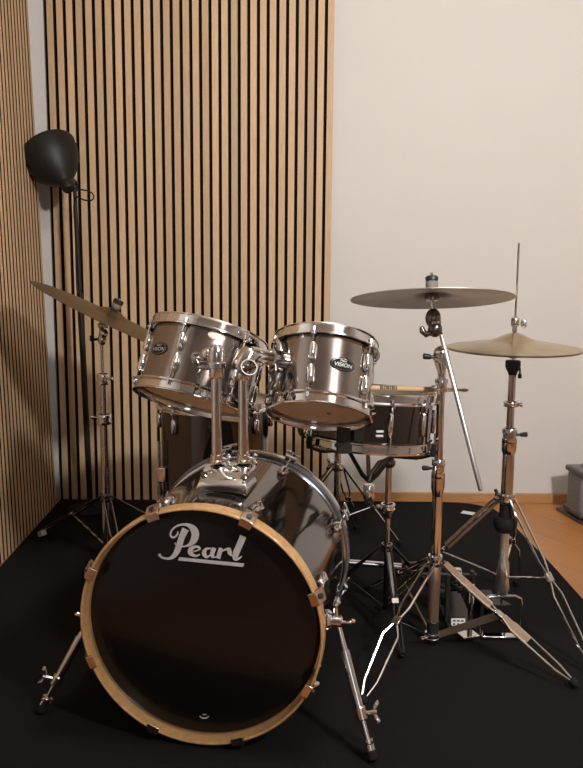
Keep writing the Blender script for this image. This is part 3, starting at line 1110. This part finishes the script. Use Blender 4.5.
# pedal frame and base
fr_ = MB()
ya = hb.y - .012
yo = .135
fr_.tube([(hb.x - .058, ya, .014), (hb.x - .058, ya, yo - .03), (hb.x - .053, ya, yo - .008), (hb.x - .036, ya, yo), (hb.x + .036, ya, yo), (hb.x + .053, ya, yo - .008), (hb.x + .058, ya, yo - .03), (hb.x + .058, ya, .014)], .0052, 10)
fr_.build('pedal_frame', 'chrome2', hs_)
MB().box((hb.x - .004, hb.y - .018, .0145), (.112, .028, .010)).build('pedal_base', 'chrome', hs_, bevel=.003)
pb = MB()
pb.add([(hb.x - .03, hb.y - .005, .10), (hb.x + .03, hb.y - .005, .10), (hb.x + .034, hb.y + .25, .025), (hb.x - .034, hb.y + .25, .025),
        (hb.x - .03, hb.y - .005, .108), (hb.x + .03, hb.y - .005, .108), (hb.x + .034, hb.y + .25, .033), (hb.x - .034, hb.y + .25, .033)],
       [(0, 3, 2, 1), (4, 5, 6, 7), (0, 1, 5, 4), (1, 2, 6, 5), (2, 3, 7, 6), (3, 0, 4, 7)])
pb.build('footboard', 'black', hs_, bevel=.002)
MB().box((hb.x, hb.y + .27, .0185), (.08, .06, .02)).build('heel_plate', 'black', hs_, bevel=.003)
hub = V((hb.x, hb.y, zh))
bc_ = V((hb.x, hb.y, .195))
for foot, web in ((V((.822, 2.215, GZ)), None), (V((.285, 2.63, GZ)), [(.02, .42)]), (V((.765, 2.83, GZ)), [(.02, .3)])):
    d = (foot - hb); d.z = 0; d.normalize()
    l, pj = rod_leg(hs_, hub + d * .02, foot, web=web, pinch=.46)
    MB().cyl(pj, bc_ + d * .018, .0032, 8).build('brace', 'chrome', hs_)
# cymbals and rod
hc = at(515, 348, Y=2.457)
hx, hy = hb.x, hb.y
hcz = hc.z
prt = at(518, 243, Y=2.457)
MB().cyl((hx, hy, zc - .02), (hx, hy, prt.z), .0031, 10).build('pull_rod', 'chrome', hs_)
MB().lathe([(.0, -.052), (.012, -.052), (.013, -.046), (.019, -.036), (.0215, -.028), (.0215, -.013), (.018, -.011), (0, -.011)], (hx, hy, hcz - .024), bup, 24).build('cymbal_seat', 'black', hs_)
w = MB(); w.cyl((hx + .018, hy - .01, hcz - .055), (hx + .018, hy - .01, hcz - .075), .0026, 8); w.cyl((hx + .018, hy - .01, hcz - .072), (hx + .018, hy - .01, hcz - .084), .0055, 10)
w.build('tilt_screw', 'black', hs_)
ck = MB()
ck.lathe([(.0035, .040), (.007, .041), (.0065, .056), (.0105, .058), (.0115, .062), (.0115, .078), (.0095, .081), (.0035, .081)], (hx, hy, hcz + .004), bup, 20)
co = ck.build('clutch', 'chrome2', hs_)
w = MB(); w.cyl((hx + .009, hy, hcz + .069), (hx + .02, hy - .002, hcz + .069), .0045, 10)
w.tube([(hx + .019, hy - .002, hcz + .058), (hx + .024, hy - .003, hcz + .062), (hx + .024, hy - .003, hcz + .076), (hx + .02, hy - .002, hcz + .082)], [.005, .0085, .0085, .005], 12)
w.build('clutch_wing', 'chrome', co)
w = MB().lathe([(.0035, .0405), (.013, .0405), (.013, .0385), (.0035, .0385)], (hx, hy, hcz), bup, 20, True)
w.build('clutch_felt', 'black', co)
cymbal('hi_hat_cymbal', 'golden bronze upper hi-hat cymbal with smooth raised bell, at right edge', (hx, hy, hcz), (0, 0, 1), .1865, .062, .018, .025, 'hihat', 1, 'hi-hat pair')
cymbal('hi_hat_cymbal', 'lower hi-hat cymbal turned upside down under the golden one, mostly hidden', (hx, hy, hcz - .0035), (0, 0, 1), .1855, .04, .016, .010, 'hihat', -1, 'hi-hat pair')

# ---- ride stand
rb = V((-.657, 3.03, GZ))
def rz(x, y): return at(x, y, Y=3.03).z
rs = thing('cymbal_stand', 'straight chrome cymbal stand by the slats, holding the tilted brown cymbal', 'cymbal stand', rb)
zh = rz(107, 497)
zA, zB, zT = rz(104, 419), rz(104, 379), rz(102, 343)
MB().cyl((rb.x, rb.y, .05), (rb.x, rb.y, zA), .0155, 20).build('base_tube', 'chrome2', rs)
MB().cyl((rb.x, rb.y, zA), (rb.x, rb.y, zB), .0125, 20).build('middle_tube', 'chrome2', rs)
MB().cyl((rb.x, rb.y, zB), (rb.x, rb.y, zT), .0068, 16).build('upper_tube', 'chrome2', rs)
clamp(rs, (rb.x, rb.y, zA), .027, .035, wdir=(-1, -.2, .2), wl=.018)
clamp(rs, (rb.x, rb.y, zB), .022, .038, wdir=(1, -.3, .1), wl=.012)
clamp(rs, (rb.x, rb.y, zh), .022, .028, 'leg_collar', mat='dchrome')
hub = V((rb.x, rb.y, zh))
for foot, web in ((V((-.985, 3.33, GZ)), [(.03, .38)]), (V((-.52, 2.66, GZ)), None), (V((-.36, 3.25, GZ)), [(.03, .38)])):
    d = (foot - rb); d.z = 0; d.normalize()
    l, pj = rod_leg(rs, hub + d * .02, foot, mat='dchrome', pinch=.46)
    MB().cyl(pj, V((rb.x, rb.y, .07)) + d * .012, .0028, 8).build('brace', 'chrome', rs)
    if web:
        s_ = (foot - hub).cross(V((0, 0, 1)))
        MB().bar(hub + d * .02 + (foot - hub) * .03, hub + (foot - hub) * .46, .016, .005, s_).build('leg_channel', 'dchrome', l, bevel=.001)
    if foot.x < -.9:
        MB().bar(hub + (foot - hub) * .93 + V((0, -.012, .004)), hub + (foot - hub) * .985 + V((0, -.012, .004)), .022, .02, s_).build('foot_label', 'white', l)
rcen = at(110.5, 318.5, Y=3.0)
rn = V((.435, .085, .90)).normalized()
tp = rcen - rn * .03
tb_ = V((rb.x, rb.y, zT))
tm = MB()
tm.ball(tb_ + V((0, 0, .012)), .018, 16, (.85, .8, 1.2))
tm.ball(tb_ + V((.006, -.004, .034)), .0165, 16, (1, .8, 1))
tm.tube([tb_ + V((.004, 0, .035)), tb_ + V((-.006, 0, .062)), tp], [.009, .009, .006], 12)
ti = tm.build('cymbal_tilter', 'chrome2', rs)
w = MB(); w.cyl(tb_ + V((-.008, 0, .014)), tb_ + V((-.03, -.004, .012)), .0045, 10); w.tube([tb_ + V((-.028, -.004, .004)), tb_ + V((-.034, -.004, .010)), tb_ + V((-.034, -.004, .022)), tb_ + V((-.03, -.004, .028))], [.005, .008, .008, .005], 10)
w.build('wing_bolt', 'black', ti)
MB().tube([tp, rcen + rn * .075], .0034, 10).build('stem', 'chrome', rs)
MB().lathe([(0, .034), (.011, .034), (.012, .036), (.0165, .042), (.0165, .055), (0, .056)], rcen, rn, 22).build('felt_washer', 'feltgrey', rs)
MB().lathe([(0, .055), (.0165, .055), (.018, .058), (.018, .068), (.014, .071), (0, .072)], rcen, rn, 22).build('wing_nut', 'black', rs)
MB().lathe([(0, -.012), (.016, -.012), (.018, -.006), (.016, .012), (0, .012)], rcen, rn, 22).build('cup_washer', 'dchrome', rs)
cymbal('ride_cymbal', 'large brown bronze cymbal tilted steeply in front of the slats, left side', rcen, rn, .287, .062, .02, .016, 'ride')

# ---- snare stand
sb = V((.292, 2.545, GZ))
def sz(x, y): return at(x, y, Y=2.535).z
ss = thing('snare_stand', 'low chrome snare stand with basket arms under the shallow drum', 'drum stand', sb)
zh = sz(387, 548); zk = sz(387, 508); zt = sz(388, 466)
MB().cyl((sb.x, sb.y, zh), (sb.x, sb.y, zk), .008, 16).build('base_tube', 'chrome2', ss)
MB().cyl((sb.x, sb.y, .05), (sb.x, sb.y, zh), .0075, 16).build('lower_tube', 'dnickel', ss)
MB().cyl((sb.x, sb.y, zk), (sb.x, sb.y, zt), .0095, 16).build('upper_tube', 'chrome2', ss)
clamp(ss, (sb.x, sb.y, zk), .022, .022, wdir=(-1, -.3, .1), wl=.012)
MB().lathe([(.0085, -.02), (.016, -.012), (.019, 0)], (sb.x, sb.y, zk - .014), bup, 20).build('tube_sleeve', 'chrome2', ss)
clamp(ss, (sb.x, sb.y, zh), .018, .022, 'leg_collar', mat='dchrome')
hub = V((sb.x, sb.y, zh))
for foot in (V((.06, 2.66, GZ)), V((.50, 2.66, GZ)), V((.315, 2.30, GZ))):
    d = (foot - sb); d.z = 0; d.normalize()
    l, pj = rod_leg(ss, hub + d * .018, foot, sep0=.008, sep1=.008, mat='dnickel', pinch=.5)
    MB().cyl(pj, V((sb.x, sb.y, .06)) + d * .009, .003, 8).build('brace', 'dchrome', ss)
    MB().bar(hub + d * .018 + (foot - hub) * .03, hub + (foot - hub) * .5, .012, .005, (foot - hub).cross(V((0, 0, 1)))).build('leg_channel', 'dnickel', l, bevel=.001)
nb = at(369, 491, Y=2.475)      # basket nut
tm = MB()
tc_ = V((sb.x, sb.y, zt))
tm.ball(tc_ + V((0, 0, .008)), .02, 16, (1, .9, .9))
tm.tube([tc_ + V((0, 0, .012)), tc_ + V((-.03, -.03, .012)), nb + V((.004, 0, .045)), nb + V((0, 0, .03))], [.012, .011, .010, .011], 12)
ti = tm.build('basket_tilter', 'dchrome', ss)
MB().lathe([(0, -.024), (.0155, -.024), (.0165, -.021), (.0165, .017), (.0145, .02), (0, .02)], nb, bup, 12).build('basket_nut', 'chrome', ss)
MB().lathe([(0, -.046), (.009, -.046), (.013, -.04), (.013, -.026), (0, -.024)], nb, bup, 16).build('basket_knob', 'black', ss)
hbz = sfr.c - sfr.ax * .087
for dg_ in (-62, 58, 178):
    e1 = sfr.p(dg_, .168, -.093)
    e2 = sfr.p(dg_, .192, -.066)
    mid = nb + V((0, 0, .028))
    q = V((mid.x, mid.y, 0)) + V((e1.x - mid.x, e1.y - mid.y, 0)) * .42 + V((0, 0, e1.z - .012))
    q0 = mid + (e1 - mid) * .14 + V((0, 0, .008))
    a_ = MB().tube([mid, q0, q, e1 - (e1 - q) * .2 + V((0, 0, -.003)), e1, sfr.p(dg_, .196, -.082)], [.006, .0065, .0065, .006, .006, .006], 10).build('basket_arm', 'dchrome', ss)
    MB().tube([sfr.p(dg_, .196, -.088), sfr.p(dg_, .198, -.07), sfr.p(dg_, .197, -.054)], [.008, .0085, .006], 12).build('rubber_grip', 'rubber', a_)

# ---- drumstick
sa = at(371, 390, Y=2.40); sbq = at(452, 398.5, Y=2.475)
sa = V((sa.x, 2.40, sfr.c.z)); sbq = V((sbq.x, 2.50, sfr.c.z))
def on_rim(p):
    # height of the batter rim plane above p
    n = sfr.ax; o_ = sfr.c + n * (.064 + .018 + .0078)
    return V((p.x, p.y, o_.z - (n.x * (p.x - o_.x) + n.y * (p.y - o_.y)) / n.z))
sa, sbq = on_rim(sa), on_rim(sbq)
u = (sbq - sa).normalized()
s0 = sa - u * .08
prof = [(0, .004), (.004, .0068), (.02, .0074), (.25, .0074), (.31, .0066), (.365, .004), (.374, .0034), (.380, .0048), (.390, .005), (.398, .003), (.401, .001)]
o = MB().tube([s0 + u * k for k, r in prof], [r for k, r in prof], 16).build('drumstick', 'stick', base=s0)
tag(o, 'pale wooden drumstick lying across the shallow drum rim', 'drumstick')
pm = MB()
for i in range(9):
    c_ = s0 + u * (.105 + i * .0062)
    pm.tube([c_, c_ + u * (.0035 if i % 3 else .0048)], .00752, 16, cap=False)
pmo = pm.build('stick_print', 'dchrome', o)
# keep only the printed side of the bands
bm = bmesh.new(); bm.from_mesh(pmo.data)
vd = V((0, -.75, .66))
ctr = lambda v: (V(v.co) + s0 - s0)
kill = [f for f in bm.faces if f.normal.dot(vd) < .45]
bmesh.ops.delete(bm, geom=kill, context='FACES')
bm.to_mesh(pmo.data); bm.free()

# ---- double pedal
pd = thing('double_bass_pedal', 'black double bass drum pedal with silver drive shaft, behind bass drum and stands', 'pedal', (.02, 2.55, GZ))
px, py = bc.x + bax.x * .64, bc.y + bax.y * .64 + .02     # primary pedal at the rear hoop
sA = at(346, 562, Y=2.60); sB = at(402, 566.5, Y=2.60)
MB().box((px, py + .12, .0135), (.11, .36, .011)).build('base_plate', 'black', pd, bevel=.003)
p_ = MB()
for q in (-.05, .05):
    p_.box((px + q, py, .10), (.014, .02, .17))
p_.cyl((px - .075, py, .165), (px + .08, py, .165), .006, 12)
p_.build('pedal_frame', 'chrome2', pd, bevel=.002)
p_ = MB()
for q in (-.02, .02):
    p_.cyl((px + q, py, .165), (px + q * 1.2, py + .10, .37), .0035, 10)
    p_.ball((px + q * 1.2, py + .103, .375), .022, 14, (.8, 1, 1.1))
p_.build('beater', 'black', pd)
p_ = MB(); p_.bar((px, py + .02, .12), (px, py + .27, .03), .075, .008, (1, 0, 0)); p_.build('footboard', 'chrome2', pd, bevel=.002)
sh_ = MB()
sh_.cyl((px + .08, py, .165), sA + V((-.005, 0, 0)), .006, 12)
sh_.cyl(sA, sB, .0098, 16)
sh_.build('drive_shaft', 'chrome', pd)
uj = MB(); uj.ball(sB + V((.012, 0, .002)), .017, 14); uj.tube([sB + V((.012, 0, .004)), sB + V((.05, -.02, .012)), sB + V((.09, -.03, .01))], [.012, .012, .01], 12)
uj.box(sB + V((.03, -.01, -.02)), (.03, .03, .035))
uj.build('universal_joint', 'dchrome', pd, bevel=.001)
sp = at(460, 628, Z=GZ)
sx, sy = sp.x, sp.y
MB().box((sx + .004, sy + .15, .0125), (.085, .34, .009)).build('base_plate', 'black', pd, bevel=.002)
p_ = MB()
p_.box((sx + .036, sy + .03, .095), (.013, .018, .165)); p_.box((sx - .036, sy + .03, .09), (.013, .018, .155))
p_.cyl((sx - .12, sy + .03, .165), (sx + .05, sy + .03, .165), .006, 12)
p_.build('pedal_frame', 'black', pd, bevel=.002)
p_ = MB()
p_.cyl((sx + .034, sy + .012, .165), (sx + .034, sy + .012, .04), .0035, 8)
for i in range(16):
    p_.lathe([(.0045, 0), (.0075, .0015), (.0045, .003)], (sx + .034, sy + .012, .08 + i * .004), bup, 12)
p_.build('spring', 'chrome2', pd)
p_ = MB()
p_.lathe([(0, -.012), (.02, -.012), (.022, -.008), (.022, .008), (.02, .012), (0, .012)], (sx - .012, sy + .02, .168), V((1, 0, 0)), 20)
p_.build('cam', 'chrome', pd)
p_ = MB()
for i in range(9):
    p_.box((sx - .004, sy + .002, .176 - i * .007), (.016, .006, .0045))
p_.build('chain', 'dchrome', pd)
p_ = MB()
fb = [(-.026, .0, .135), (.026, .0, .135), (.014, .03, .105), (.016, .06, .09), (.034, .26, .028), (-.034, .26, .028), (-.016, .06, .09), (-.014, .03, .105)]
p_.prism([(sx - .006 + x, sy + .02 + y, z) for x, y, z in fb], (0, 0, .008))
p_.build('footboard', 'dchrome', pd, bevel=.001)
lb = MB()
lb.bar((sx - .006, sy - .004, .014), (sx - .006, sy + .004, .036), .042, .003, (1, 0, 0))
lo_ = lb.build('stabiliser_plate', 'white', pd)
p_ = MB()
for i in range(3):
    p_.box((sx - .019 + i * .012, sy - .0048 + .001, .021), (.006, .0014, .005)); p_.box((sx - .018 + i * .012, sy - .0005, .030), (.008, .0014, .004))
p_.build('plate_print', 'black', lo_)
q0 = at(466, 638, Z=GZ)
MB().box((q0.x + .006, q0.y + .005, .013), (.055, .045, .012), Matrix.Rotation(.35, 3, 'Z')).build('hoop_clamp', 'chrome', pd, bevel=.002)

# ---- drum throne
tb0 = V((.172, 3.15, GZ))
th = thing('drum_throne', 'drummer stool with chrome rod legs, almost hidden behind snare and tom', 'stool', tb0)
MB().lathe([(0, .455), (.13, .455), (.145, .462), (.15, .475), (.15, .52), (.143, .535), (.12, .542), (0, .545)], (tb0.x, tb0.y, 0), bup, 40).build('seat', 'vinyl', th)
MB().cyl((tb0.x, tb0.y, .12), (tb0.x, tb0.y, .456), .0125, 16).build('post', 'chrome2', th)
zq = at(338, 466, Y=3.15).z
lc = clamp(th, (tb0.x, tb0.y, zq), .022, .03, 'leg_collar')
w = MB(); w.wing((tb0.x - .022, tb0.y - .01, zq + .01), V((-1, -.3, .1)), V((.1, 0, 1)), .022); w.build('wing_bolt', 'chrome', lc)
for foot in (at(356, 531, Z=GZ), V((.42, 3.22, GZ)), V((-.03, 3.35, GZ))):
    d = (foot - tb0); d.z = 0; d.normalize()
    l, pj = rod_leg(th, V((tb0.x, tb0.y, zq)) + d * .02, foot, sep0=.014, sep1=.012, pinch=.5, r=.0038)
    MB().cyl(pj, V((tb0.x, tb0.y, .14)) + d * .012, .003, 8).build('brace', 'dchrome', th)

# ---- floor lamp
lp = at(76, 200, Y=3.66)
lb0 = V((lp.x + .022, 3.66, GZ))
fl = thing('floor_lamp', 'black floor lamp with domed shade in the corner before the slats', 'lamp', lb0)
MB().lathe([(0, 0), (.095, 0), (.10, .003), (.098, .009), (.03, .012), (.014, .03), (0, .03)], lb0, bup, 40).build('base', 'rubber', fl)
ztop = at(73, 186, Y=3.66).z
MB().tube([lb0 + V((0, 0, .02)), lb0 + V((-.017, 0, .93)), (lb0.x - .0172, lb0.y, .94), (lb0.x - .026, lb0.y, ztop)], [.0125, .0125, .008, .008], 16).build('pole', 'lampblack', fl)
neck = at(67.5, 186, Y=3.62)
jt = V((lb0.x - .026, lb0.y, ztop))
MB().tube([jt + V((0, 0, -.02)), jt + V((0, 0, .012)), jt + V((-.012, -.01, .03))], [.013, .014, .010], 14).wing(jt + V((0, -.012, .004)), V((.3, -1, 0)), V((1, 0, .4)), .018).build('joint', 'lampblack', fl)
sdir = V((-.50, .42, .70)).normalized()
prof = [(0, -.02), (.022, -.02), (.026, -.012), (.027, .02), (.034, .028), (.050, .042), (.077, .072), (.100, .108), (.117, .150), (.124, .190), (.1215, .190), (.1145, .152), (.098, .111), (.075, .075), (.048, .046), (.02, .03), (0, .03)]
sho = MB().lathe(prof, neck, sdir, 64).build('lamp_shade', 'lampblack', fl)
MB().tube([neck + sdir * .03, neck + sdir * .06, neck + sdir * .08, neck + sdir * .11, neck + sdir * .125], [.012, .014, .026, .03, .012], 18).build('bulb', 'white', sho)
cd_ = []
for (x, y, Y) in ((69, 186, 3.6), (78, 189, 3.58), (88, 191, 3.58), (93.5, 195, 3.58), (92, 200, 3.58), (84, 200, 3.6), (77, 197, 3.63), (74, 205, 3.645), (75.5, 240, 3.647), (77.5, 300, 3.646)):
    cd_.append(at(x, y, Y=Y))
cd_.append(V((lb0.x - .012, 3.643, .5))); cd_.append(V((lb0.x, 3.643, .04)))
def smooth(pts, n=6):
    P = [pts[0]] + pts + [pts[-1]]
    out = []
    for i in range(1, len(P) - 2):
        a, b, c, d = P[i - 1:i + 3]
        for k in range(n):
            t_ = k / n
            out.append(.5 * ((2 * b) + (c - a) * t_ + (2 * a - 5 * b + 4 * c - d) * t_ * t_ + (3 * b - a - 3 * c + d) * t_ ** 3))
    return out + [pts[-1]]
MB().tube(smooth(cd_), .003, 8).build('power_cord', 'rubber', fl)

# ---- things at the right edge
bz = .012
cor = [at(556, 507.5, Z=bz), at(584, 524, Z=bz)]
a = cor[0]; ed = (cor[1] - cor[0]).normalized()
nn = V((-ed.y, ed.x, 0))
if nn.x < 0: nn = -nn
bpoly = [a, a + ed * .5, a + ed * .5 + nn * .55, a + nn * .55]
bpoly = [V((p.x, min(p.y, 3.82), .002)) for p in bpoly]
o = MB().prism(bpoly, (0, 0, .012)).build('floor_board', 'board', base=(a.x, a.y, .002), bevel=.002)
tag(o, 'thin dark board on the wooden floor at the right edge', 'board')
kc = V((1.325, 3.62, .014))
kt = thing('carry_case', 'grey box case with dark rims and curved handle on dark board', 'case', kc)
rm = Matrix.Rotation(math.radians(8), 3, 'Z')
MB().box(kc + V((0, 0, .112)), (.26, .15, .20), rm).build('case_body', 'caseg', kt, bevel=.02)
for z in (.024, .196):
    MB().box(kc + V((0, 0, z)), (.272, .162, .022), rm).build('case_rim', 'board', kt, bevel=.006)
h_ = [kc + rm @ V(p) for p in ((-.1, 0, .205), (-.09, 0, .23), (-.06, 0, .26), (0, 0, .275), (.06, 0, .26), (.09, 0, .23), (.1, 0, .205))]
MB().tube(smooth(h_, 4), .007, 10).build('handle', 'feltgrey', kt)
MB().bar(kc + rm @ V((-.12, -.083, .10)), kc + rm @ V((.05, -.083, .03)), .008, .003, (0, 0, 1)).build('strap', 'feltgrey', kt)
lbm = at(468, 513, Z=GZ)
o = MB().box((lbm.x, lbm.y, GZ + .0007), (.055, .04, .001), Matrix.Rotation(-.5, 3, 'Z')).build('paper_label', 'white', base=(lbm.x, lbm.y, GZ))
tag(o, 'small white paper label lying on the black mat near the wall', 'label')

# ------------------------------------------------------------------- light


def lamp(name, loc, energy, col, r):
    ld = bpy.data.lights.new(name, 'POINT')
    ld.energy = energy; ld.color = col; ld.shadow_soft_size = r
    lo_ = bpy.data.objects.new(name, ld)
    lo_.location = loc
    C.objects.link(lo_)
    return lo_


sp_ = bpy.data.lights.new('ceiling_spot', 'SPOT')
sp_.energy = 455; sp_.color = (1, .965, .925); sp_.shadow_soft_size = .12; sp_.spot_size = math.radians(125); sp_.spot_blend = 1.0
so_ = bpy.data.objects.new('ceiling_spot', sp_)
so_.location = (1.35, .1, 2.3)
so_.rotation_euler = (V((.6, 3.84, 1.7)) - V(so_.location)).to_track_quat('-Z', 'Y').to_euler()
C.objects.link(so_)
lamp('overhead_fill', (.3, 1.85, 2.45), 48, (1, .95, .89), .1)  # unseen fill light, added above the toms to brighten their heads
wd = bpy.data.worlds.new('world'); scene.world = wd
wd.use_nodes = True
wd.node_tree.nodes['Background'].inputs[0].default_value = (1, .9, .8, 1)
wd.node_tree.nodes['Background'].inputs[1].default_value = .05

for o in bpy.data.objects:
    if '_base' in o:
        del o['_base']
vs_ = scene.view_settings
vs_.view_transform = 'Standard'
vs_.look = 'None'
vs_.exposure = -0.13
vs_.gamma = 1
vs_.use_curve_mapping = False
